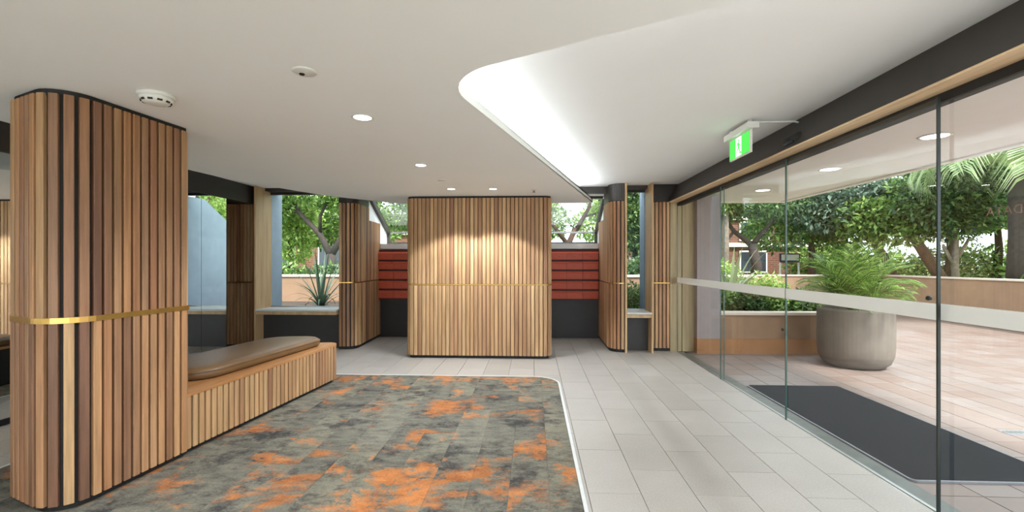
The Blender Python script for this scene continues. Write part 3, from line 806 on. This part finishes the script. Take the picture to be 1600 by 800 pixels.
mt = empty('entrance_mat', (2.97, 4.2, 0), label='long charcoal entrance mat on the terrace outside the doors', cat='doormat')
mo = rounded([(2.47, 3.08), (3.47, 3.08), (3.47, 5.36), (2.47, 5.36)], [.03] * 4, True, 4)
ml = [(p[0] - 2.97, p[1] - 4.2) for p in mo]
prism('pile', ml, -.004, .010, M['mat'], mt); ribbon('rubber_edge', ml, -.005, .007, 0, .018, M['rubber'], mt, True)
dr = empty('floor_drain', (4.05, 4.0, 0), label='small metal drain grate set in the terrace paving', cat='drain')
for a in range(6): box('bar', 3.95 + a * .035, 3.97 + a * .035, 3.97, 4.03, -.005, -.001, M['steel'], dr)
box('frame', 3.93, 4.165, 3.95, 4.05, -.0056, -.003, M['rubber'], dr)

# planter beds and garden walls
bed = empty('planter_bed', (3.9, 8.5, 0), label='rendered planter bed with ochre skirting beside the terrace pot', cat='planter')
box('front_wall', 2.92, 4.95, 7.25, 7.42, -.02, .60, M['planter'], bed); box('side_wall', 4.78, 4.95, 7.42, 10.4, -.02, .60, M['planter'], bed)
box('cap', 2.92, 4.98, 7.22, 7.45, .60, .645, M['cap'], bed, .006); box('cap', 4.76, 4.98, 7.45, 10.4, .60, .645, M['cap'], bed, .006)
box('skirting', 2.92, 4.96, 7.235, 7.25, -.02, .23, M['band'], bed); box('skirting', 4.95, 4.965, 7.235, 10.4, -.02, .23, M['band'], bed)
box('soil', 2.2, 4.78, 7.42, 10.4, .0, .56, M['soil'], bed)
bed2 = empty('garden_bed', (-3, 9.8, 0), label='soil bed along the outside of the back windows', cat='planting bed')
box('soil', -9.0, -3.10, 7.72, 9.3, -.3, .50, M['soil'], bed2); box('soil', 1.40, 2.2, 7.78, 9.3, -.3, .50, M['soil'], bed2); box('soil', -9.0, 2.2, 9.32, 10.48, -.3, .50, M['soil'], bed2)
gw = empty('garden_wall', (-2, 10.6, 0), label='long tan garden wall behind the beds outside the back windows', cat='wall')
box('wall', -10, 5.0, 10.5, 10.7, -.3, 1.08, M['planter'], gw); box('cap', -10, 5.02, 10.47, 10.73, 1.08, 1.13, M['cap'], gw, .006)
gw2 = empty('garden_wall', (10.2, 6, 0), label='tan rendered wall bounding the open side of the terrace', cat='wall')
box('wall', 10.15, 10.4, -2, 13.6, -.3, 1.02, M['planter'], gw2); box('cap', 10.12, 10.43, -2, 13.6, 1.02, 1.06, M['cap'], gw2, .006)
box('skirting', 10.135, 10.15, -2, 13.6, -.01, .20, M['band'], gw2)
gw3 = empty('garden_wall', (7.6, 13.7, 0), label='tan wall closing the far end of the terrace', cat='wall')
box('wall', 5.0, 10.4, 13.6, 13.8, -.3, 1.02, M['planter'], gw3); box('cap', 5.0, 10.43, 13.57, 13.83, 1.02, 1.06, M['cap'], gw3, .006)
lawn = box('ground', -60, 4.98, 10.72, 80, -.4, .62, M['lawn'], kind='structure')
lawn4 = box('ground', 4.98, 10.4, 13.82, 80, -.4, .62, M['lawn'], kind='structure')
lawn2 = box('ground', 10.4, 70, -30, 80, -.4, .62, M['lawn'], kind='structure')
bounce_ground = box('ground', -12, 10.2, -24, -6.0, -.16, -.02, M['bounce_paving'], kind='structure')  # unseen pale ground added to throw daylight up onto the ceiling
bounce_ground2 = box('ground', -5.4, GX + .14, -6.0, -4.1, -.16, -.02, M['bounce_paving'], kind='structure')
lawn3 = box('ground', -60, -5.4, -30, 10.5, -.6, .40, M['lawn'], kind='structure')

# ------------------------------------------------------------------ plants
def leaf_cloud(name, blobs, n, size, mat, parent, seed, aspect=.45, droop=.0, shell=.5, kind='stuff'):
    r = np.random.default_rng(seed)
    w = np.array([b[3] * b[4] * b[5] for b in blobs]) ** .67; w /= w.sum()
    idx = r.choice(len(blobs), n, p=w); bl = np.array(blobs)[idx]
    d = r.normal(size=(n, 3)); d /= np.linalg.norm(d, axis=1)[:, None]
    rad = (shell + (1 - shell) * r.random(n) ** .7)[:, None]
    p = bl[:, :3] + d * rad * bl[:, 3:6]
    a = d * .7 + r.normal(size=(n, 3)) * .8; a[:, 2] += -droop; a /= np.linalg.norm(a, axis=1)[:, None]
    up = r.normal(size=(n, 3)) * .6; up[:, 2] += 1
    s = np.cross(a, up); s /= np.linalg.norm(s, axis=1)[:, None] + 1e-6
    nn = np.cross(s, a)
    L = (size * (.6 + .8 * r.random(n)))[:, None]; W = L * aspect * .5
    v = np.stack([p, p + a * L * .45 + s * W + nn * W * .35, p + a * L - nn * L * .12, p + a * L * .45 - s * W + nn * W * .35], 1).reshape(-1, 3)
    me = bpy.data.meshes.new(name); me.vertices.add(4 * n); me.vertices.foreach_set('co', v.astype(np.float32).ravel())
    me.loops.add(4 * n); me.loops.foreach_set('vertex_index', np.arange(4 * n, dtype=np.int32))
    me.polygons.add(n); me.polygons.foreach_set('loop_start', np.arange(0, 4 * n, 4, dtype=np.int32)); me.polygons.foreach_set('loop_total', np.full(n, 4, dtype=np.int32))
    me.update(); me.validate()
    return link(name, me, M[mat], parent, kind=kind)
def tree(name, loc, limbs, blobs, n, size, leafm, barkm, label, seed, group='garden trees', **k):
    t = empty(name, loc, label=label, cat='tree', group=group)
    for i, (pts, r0, r1) in enumerate(limbs):
        m = len(pts); tube('trunk' if i == 0 else 'branch', pts, [r0 + (r1 - r0) * j / (m - 1) for j in range(m)], M[barkm], t, 9)
    leaf_cloud('foliage', blobs, n, size, leafm, t, seed, **k)
    return t
def shrub(loc, rx, ry, rz, n, size, leafm, label, seed, group='garden shrubs', **k):
    t = empty('shrub', loc, label=label, cat='shrub', group=group)
    tube('stem', [(0, 0, -.02), (.02, .01, rz * .6), (.0, .03, rz)], [.02, .015, .008], M['bark'], t, 6)
    leaf_cloud('foliage', [(0, 0, rz * .95, rx, ry, rz), (rx * .4, 0, rz * .8, rx * .7, ry * .8, rz * .8), (-rx * .45, 0, rz * .85, rx * .7, ry * .8, rz * .8)], n, size, leafm, t, seed, shell=.35, **k)
    return t
def blade_mesh(name, L, w, bend, fold=.25, segs=7):
    """a strap leaf that rises along +x and bends over"""
    v, f = [], []
    x = z = 0; a = R(78)
    for i in range(segs + 1):
        t = i / segs; ww = w * (1 - .55 * abs(t - .25)) * (1 - t ** 3) + .002
        v += [(x, -ww, z + ww * fold), (x, 0, z), (x, ww, z + ww * fold)]
        a -= bend / segs * (.4 + 1.2 * t); x += math.cos(a) * L / segs; z += math.sin(a) * L / segs
    for i in range(segs):
        for j in (0, 1): f.append((i * 3 + j, i * 3 + j + 1, i * 3 + j + 4, i * 3 + j + 3))
    return mesh(name, v, f, True)
def rosette(name, loc, n, L, w, mat, label, seed, bends=(.3, 1.7), cat='agave'):
    t = empty(name, loc, label=label, cat=cat, group='spiky rosette plants'); r = random.Random(seed)
    ms = [blade_mesh('leaf', L * (1 - .12 * j), w, bends[0] + (bends[1] - bends[0]) * j / 4) for j in range(5)]
    for m in ms: m.materials.append(M[mat])
    for i in range(n):
        j = min(4, int(i / n * 5)); link('leaf', ms[j], None, t, (0, 0, 0), (0, R(-r.uniform(-4, 22) * (1 if j else .3)) * -1 + R(j * 5), i * 2.4 + r.uniform(-.2, .2)))
    return t
def frond_mesh(name, L, nl, ll, bend, w=.012, start=78, droop=.3):
    v, f = [], []
    pts = []; x = z = 0.0; a = R(start)
    for i in range(nl + 1):
        pts.append((x, z, a)); a -= bend / nl * (.35 + 1.3 * i / nl); x += math.cos(a) * L / nl; z += math.sin(a) * L / nl
    for i in range(nl):      # rachis
        k = len(v); rr = .007 * (1 - .8 * i / nl)
        p, q = pts[i], pts[i + 1]
        v += [(p[0], -rr, p[1]), (p[0], rr, p[1]), (q[0], rr, q[1]), (q[0], -rr, q[1])]; f.append((k, k + 1, k + 2, k + 3))
    r = random.Random(len(name) + nl)
    for i in range(max(2, nl // 7), nl + 1):
        t = i / nl; l = ll * (.55 + .9 * math.sin(math.pi * min(1, .15 + t * .85))) * .8
        x, z, a = pts[i]
        for s in (-1, 1):
            fw = .75 + r.uniform(-.1, .1); d = Vector((math.cos(a) * fw, s * .75, math.sin(a) * fw + .22)).normalized()
            side = Vector((math.cos(a), 0, math.sin(a))) * w
            p0 = Vector((x, 0, z)); p1 = p0 + d * l * .55; p2 = p0 + d * l + Vector((0, 0, -droop * l))
            k = len(v); v += [p0 - side * .4, p0 + side * .4, p1 + side, p1 - side, p2]
            f += [(k, k + 1, k + 2, k + 3), (k + 3, k + 2, k + 4)]
    return mesh(name, v, f)

# potted palm beside the doors
pot = empty('plant_pot', (4.45, 6.52, -.006), label='large grey concrete pot standing on the terrace outside the glass', cat='pot')
lathe('bowl', [(.26, 0), (.33, .012), (.395, .07), (.43, .16), (.442, .28), (.444, .55), (.440, .76), (.436, .80), (.415, .80), (.405, .74), (.10, .70)], M['concrete'], pot, 48)
lathe('soil', [(.40, .70), (.40, .735), (.001, .75)], M['soil'], pot, 32)
pp = empty('potted_palm', (4.45, 6.52, .73), label='bushy bright green palm growing in the concrete pot', cat='palm')
fms = [frond_mesh('frond', L, 26, ll, b, .009, 84, .25) for L, ll, b in ((1.0, .36, .6), (1.0, .34, 1.1), (.9, .32, 1.6), (.78, .30, 2.1))]
for m in fms: m.materials.append(M['frond'])
r = random.Random(5)
for i in range(64):
    j = min(3, i * 4 // 64); a = i * 2.39996
    o = link('frond', fms[j], None, pp, (.10 * math.cos(a) * r.random(), .10 * math.sin(a) * r.random(), 0), (r.uniform(-.12, .12), R(2 + 7 * j + r.uniform(-6, 7)), a)); s = r.uniform(.78, 1.0); o.scale = (s, s, s)

# planter bed by the terrace
for i, (x, y, rx, rz, m, lb) in enumerate(((3.05, 7.75, .30, .26, 'leaf_mid', 'leafy green shrub in the planter bed next to the grey pier'), (3.55, 7.72, .30, .22, 'leaf_dark', 'low dark shrub second from the grey pier in the planter bed'),
        (4.05, 7.75, .32, .24, 'leaf_mid', 'round green shrub behind the middle of the planter wall'), (4.5, 7.75, .30, .22, 'leaf_dark', 'dark green shrub at the pot end of the planter bed'), (3.6, 8.6, .5, .36, 'leaf_light', 'pale green shrub deeper in the planter bed'), (4.4, 8.9, .45, .36, 'leaf_light', 'light green shrub behind the pot in the planter bed'))):
    shrub((x, y, .54), rx, .26, rz, 1500, .075, m, lb, 40 + i)
rosette('spiky_plant', (3.45, 8.1, .66), 28, 1.15, .04, 'agave_pale', 'pale strap-leaved rosette plant in the terrace planter bed', 3, (.5, 2.0), 'strap-leaved plant')
# beds outside the back windows
rosette('agave', (-4.16, 8.75, .50), 36, 1.2, .026, 'agave', 'dark spiky agave outside the wide back window', 9, (.15, 2.3))
rosette('agave', (-5.6, 8.9, .50), 18, .8, .034, 'agave', 'dark spiky agave seen beside the blue-grey fin', 12, (.2, 1.9))
shrub((1.74, 8.4, .48), .32, .3, .30, 2400, .06, 'leaf_mid', 'bright green clipped shrub low outside the narrow window', 61)
shrub((2.35, 8.6, .48), .4, .35, .26, 1800, .07, 'leaf_dark', 'dark shrub outside the narrow window behind the bright one', 62)
for i, (x, y, rx, rz, m, lb) in enumerate(((-6.6, 11.4, .9, .42, 'leaf_mid', 'wide leafy shrub above the garden wall, farthest from the alcove'), (-5.2, 11.4, .9, .40, 'leaf_dark', 'dark leafy shrub above the garden wall beside the forked tree'), (-3.9, 11.5, .8, .36, 'leaf_mid', 'green shrub above the garden wall nearer the alcove'), (-2.3, 11.6, .9, .5, 'leaf_light', 'light shrub above the garden wall behind the alcove'),
        (-.4, 11.7, .9, .5, 'leaf_mid', 'mid green shrub behind the slatted block outside'), (1.6, 11.7, .9, .6, 'leaf_dark', 'dark green shrub above the wall behind the alcove end'), (3.0, 11.5, .7, .55, 'leaf_dark', 'dark tall shrub above the wall seen in the narrow window'), (4.3, 11.5, .8, .5, 'leaf_light', 'yellow-green shrub above the wall behind the planter bed'))):
    shrub((x, y, .60), rx, .5, rz, 2200, .12, m, lb, 80 + i)
for i, (x, y, lb) in enumerate(((10.9, 7.4, 'first strap-leaved plant from the pane on the terrace side wall'), (10.9, 8.6, 'second strap-leaved plant along the terrace side wall'), (10.9, 9.6, 'third strap-leaved plant along the terrace side wall'), (10.9, 10.8, 'strap-leaved plant on the terrace side wall below leaning trunks'))):
    rosette('strap_plant', (x, y, .72), 18, .62, .03, 'leaf_dark' if i % 2 else 'agave', lb, 100 + i, (.6, 2.2), 'strap-leaved plant')

# trees
tree('forked_tree', (-5.57, 12.3, .5), [([(0, 0, 0), (.05, 0, .7), (.0, 0, 1.15)], .15, .12), ([(0, 0, 1.1), (-.35, .1, 1.7), (-.9, 0, 2.3), (-1.2, .1, 3.0)], .10, .04), ([(0, 0, 1.1), (.3, 0, 1.6), (.25, .1, 2.3), (.5, 0, 3.0)], .10, .04), ([(-.35, .1, 1.7), (-.3, 0, 2.2), (.0, .2, 3.0)], .06, .03), ([(-.9, 0, 2.3), (-1.5, -.1, 2.5)], .05, .02)],
     [(-.6, .2, 3.0, 1.3, .8, .55), (.6, .1, 2.8, .9, .7, .5), (-1.6, 0, 2.5, .7, .6, .5), (.9, 0, 2.1, .5, .5, .4)], 5200, .14, 'leaf_mid', 'bark_dark', 'forked dark-trunked tree seen through the wide back window', 201)
tree('slim_tree', (-7.25, 13.2, .5), [([(0, 0, 0), (.03, 0, 1.5), (-.05, 0, 3.6)], .08, .05), ([(0, 0, 1.6), (.4, 0, 2.2)], .04, .02)], [(0, 0, 2.6, .8, .7, 1.0), (.3, 0, 1.9, .6, .5, .5), (-.3, 0, 3.2, .7, .6, .6), (.2, 0, 1.3, .5, .5, .4)], 6000, .13, 'leaf_light', 'bark_dark', 'slim tree beside the forked one beyond the wide window', 202)
tree('bushy_tree', (-3.2, 14.0, .5), [([(0, 0, 0), (.1, 0, 1.4), (0, 0, 3)], .12, .06)], [(0, 0, 2.8, 1.2, .9, .9), (.8, 0, 2.2, .8, .6, .6), (-.7, 0, 2.4, .8, .7, .6)], 5200, .13, 'leaf_mid', 'bark', 'bushy green tree in the high window by the curved pier', 203)
tree('bare_branched_tree', (1.1, 13.0, .5), [([(0, 0, 0), (-.2, 0, 1.2), (.1, 0, 1.9)], .13, .08), ([(.1, 0, 1.8), (.5, 0, 2.5), (.6, 0, 3.2)], .07, .03), ([(-.1, 0, 1.4), (-.7, 0, 2.2), (-.8, 0, 3)], .07, .03), ([(.3, 0, 2.2), (1.0, 0, 2.4)], .04, .02)], [(.5, 0, 3.1, 1.0, .8, .4), (-.8, 0, 2.9, .8, .6, .35), (1.2, 0, 2.5, .6, .5, .4)], 2400, .11, 'leaf_light', 'bark', 'sparse branching tree in the high window beside the block', 204)
tree('dense_tree', (2.8, 12.6, .5), [([(0, 0, 0), (.0, 0, 1.2), (.1, 0, 2.2)], .12, .07)], [(0, 0, 2.6, .9, .7, .9), (-.3, 0, 1.7, .7, .6, .6), (.4, 0, 1.6, .7, .6, .5), (.2, .1, 3.1, .8, .7, .5)], 7500, .13, 'leaf_dark', 'bark_dark', 'dense dark-leaved tree filling the narrow window', 205)
tree('twisted_tree', (6.9, 14.6, .5), [([(0, 0, 0), (.1, 0, .8), (-.05, 0, 1.5)], .18, .13), ([(-.05, 0, 1.45), (-.6, 0, 1.9), (-1.1, 0, 2.6)], .09, .04), ([(-.05, 0, 1.45), (.4, 0, 2.0), (1.0, 0, 2.7)], .09, .04), ([(-.6, 0, 1.9), (-.9, 0, 1.5), (-1.3, 0, 1.4)], .05, .03)], [(-.9, 0, 2.7, 1.1, .8, .5), (.6, 0, 2.8, 1.2, .9, .55), (-1.7, 0, 2.4, .7, .6, .4), (1.7, 0, 2.5, .7, .6, .4)], 6500, .14, 'leaf_dark', 'bark_dark', 'twisted dark tree before the brick building over the planter bed', 206)
tree('straight_tree', (5.75, 14.0, .5), [([(0, 0, 0), (.02, 0, 1.6), (0, 0, 3.4)], .14, .11)], [(0, 0, 3.1, .9, .7, .6), (-.4, 0, 2.7, .7, .6, .4)], 3600, .13, 'leaf_mid', 'bark_grey', 'straight pale-trunked tree behind the pane edge by the pier', 207)
tree('spreading_tree', (11.4, 13.6, .6), [([(.5, 0, 0), (.0, 0, .8), (-.45, 0, 1.5), (-.6, 0, 2.0)], .17, .10), ([(-.3, 0, 1.3), (-.9, .1, 1.8), (-1.4, 0, 2.3)], .08, .04), ([(-.5, 0, 1.6), (.1, 0, 2.1), (.6, 0, 2.6)], .08, .04)],
     [(-.6, 0, 2.2, 1.3, 1.0, .6), (.6, 0, 2.4, 1.1, 1.0, .6), (-1.7, .2, 2.1, .9, .8, .6), (0, 0, 2.9, 1.4, 1.0, .5), (-1.0, -.2, 1.7, .8, .7, .4)], 9500, .15, 'leaf_mid', 'bark', 'spreading green tree with a thick leaning trunk behind the terrace wall', 208)
tree('leaning_tree', (10.95, 14.4, .6), [([(.2, 0, 0), (-.2, 0, .9), (-.7, 0, 1.7), (-1.0, 0, 2.2)], .14, .08), ([(-.4, 0, 1.2), (-.1, 0, 1.8), (.2, 0, 2.3)], .07, .04)], [(-1.0, 0, 2.4, 1.3, .9, .6), (.0, 0, 2.7, 1.2, .9, .6), (-2.0, 0, 2.3, 1.0, .8, .6), (-1.4, 0, 3.0, 1.3, .9, .5)], 8500, .15, 'leaf_blue', 'bark', 'blue-green leaning tree above the potted palm', 209)
tree('young_tree', (11.3, 12.7, .6), [([(0, 0, 0), (-.05, 0, .8), (0, 0, 1.6)], .10, .06), ([(0, 0, .9), (.35, 0, 1.5)], .05, .03), ([(-.05, 0, .7), (-.35, 0, 1.3)], .05, .03)], [(0, 0, 2.0, 1.0, .8, .6), (.6, 0, 2.3, .9, .7, .6), (-.6, 0, 2.4, .9, .8, .5), (0, 0, 3.0, 1.3, .9, .5)], 7500, .14, 'leaf_dark', 'bark_grey', 'young tree with thin forked trunk right of the door edge', 210)
for i, (x, y, h, m, lb) in enumerate(((9.2, 15.6, 2.4, 'leaf_mid', 'round leafy tree at the far end of the terrace'), (15.5, 16.0, 3.4, 'leaf_light', 'tall pale green tree far behind the terrace wall'), (16.5, 14.0, 3.0, 'leaf_mid', 'broad green tree far beyond the young tree'), (13.6, 15.6, 3.2, 'leaf_light', 'bright green tree behind the leaning trunks'), (-7.2, 17.0, 2.6, 'leaf_mid', 'leafy tree behind the forked tree'), (3.6, 16.5, 2.8, 'leaf_light', 'light tree far behind the narrow window'), (-9.5, 15.5, 3.2, 'leaf_light', 'tall light tree far beyond the wide window'), (-.8, 16.5, 3.0, 'leaf_mid', 'leafy tree far behind the slatted block'), (20.5, 17.0, 3.8, 'leaf_light', 'largest light green tree at the far side of the garden'), (14.5, 8.6, 3.0, 'leaf_mid', 'green tree beyond the palm trunk past the frame edge'), (15.5, 4.6, 3.2, 'leaf_mid', 'green tree past the terrace wall outside the frame'))):
    tree('leafy_tree', (x, y, .55), [([(0, 0, 0), (.1, 0, h * .4), (0, 0, h * .8)], .14, .07)], [(0, 0, h, 1.7, 1.2, .9), (1.1, 0, h * .8, 1.1, .9, .7), (-1.1, 0, h * .8, 1.1, .9, .7), (.2, 0, h + .7, 1.2, 1, .6)], 7000, .17, m, 'bark', lb, 220 + i)
for i, (x, y, rx, rz, m, lb) in enumerate(((12.6, 17.2, 1.5, .75, 'leaf_light', 'broad pale shrub beyond the leaning trunks'), (14.6, 16.2, 1.5, .8, 'leaf_mid', 'broad green shrub beyond the young tree'), (16.2, 14.6, 1.4, .7, 'leaf_light', 'pale green shrub far beyond the palm trunk'), (10.9, 17.6, 1.3, .9, 'leaf_mid', 'round shrub above the potted palm far behind the terrace'), (18.5, 17.5, 2.0, 1.0, 'leaf_light', 'largest pale shrub at the far side of the garden'))):
    shrub((x, y, .55), rx, .8, rz, 2600, .16, m, lb, 140 + i)
# tall palm at the frame edge
pt = empty('palm_tree', (11.05, 10.9, .6), label='tall palm with drooping pale fronds behind the terrace wall', cat='palm')
tube('trunk', [(0, 0, 0), (.03, 0, 1.4), (-.02, 0, 2.8)], [.22, .19, .16], M['bark_dark'], pt, 14)
pm = [frond_mesh('frond', 2.3, 40, .8, b, .022, 70, .55) for b in (1.6, 2.4, 3.1)]
for m in pm: m.materials.append(M['palm'])
for i in range(36):
    j = i % 3; link('frond', pm[j], None, pt, (0, 0, 2.8), (0, R(r.uniform(-4, 16)), i * 2.39996))

# brick buildings behind the garden
def building(name, x0, x1, y, z1, bands, label, wins):
    b = empty(name, ((x0 + x1) / 2, y, 0), label=label, cat='building')
    box('wall', x0, x1, y, y + 6, 0, z1, M['brick'], b)
    for z, h in bands: box('band', x0 - .1, x1 + .1, y - .12, y, z, z + h, M['bandw'], b)
    box('roof', x0 - .4, x1 + .4, y - .4, y + 6.4, z1, z1 + .25, M['roof'], b)
    for wx, wz, ww, wh in wins:
        wd = box('window', wx, wx + ww, y - .06, y, wz, wz + wh, M['bandw'], b)
        p = box('pane', wx + .06, wx + ww - .06, y - .075, y - .06, wz + .06, wz + wh - .06, M['wglass'], None); p.parent = wd
        p.location = (0, -.0375, .06)
    return b
b1 = building('brick_building', 4.5, 12.6, 19.0, 5.2, ((2.05, .16), (3.15, .14)), 'brick building with white bands behind the twisted tree', [(6.3 + 2.1 * i, 2.3, 1.2, .8) for i in range(3)] + [(6.3 + 2.1 * i, 1.0, 1.1, .9) for i in (0, 1)])
b2 = building('brick_house', -13.5, .5, 21.0, 3.4, ((2.7, .14),), 'low brick house beyond the garden outside the back windows', [(-12.5 + 2.4 * i, 1.2, 1.3, 1.1) for i in range(5)])
sgn = empty('notice_board', (9.1, 16.6, .6), label='white notice board in a dark frame before the brick building', cat='sign')
box('frame', 8.75, 9.45, 16.58, 16.63, 1.42, 1.74, M['navy'], sgn, .01); box('panel', 8.8, 9.4, 16.565, 16.585, 1.49, 1.70, M['bandw'], sgn)
for xx in (-.32, .32): tube('post', [(xx, .02, 0), (xx, .02, .85)], .03, M['bandw'], sgn, 8)
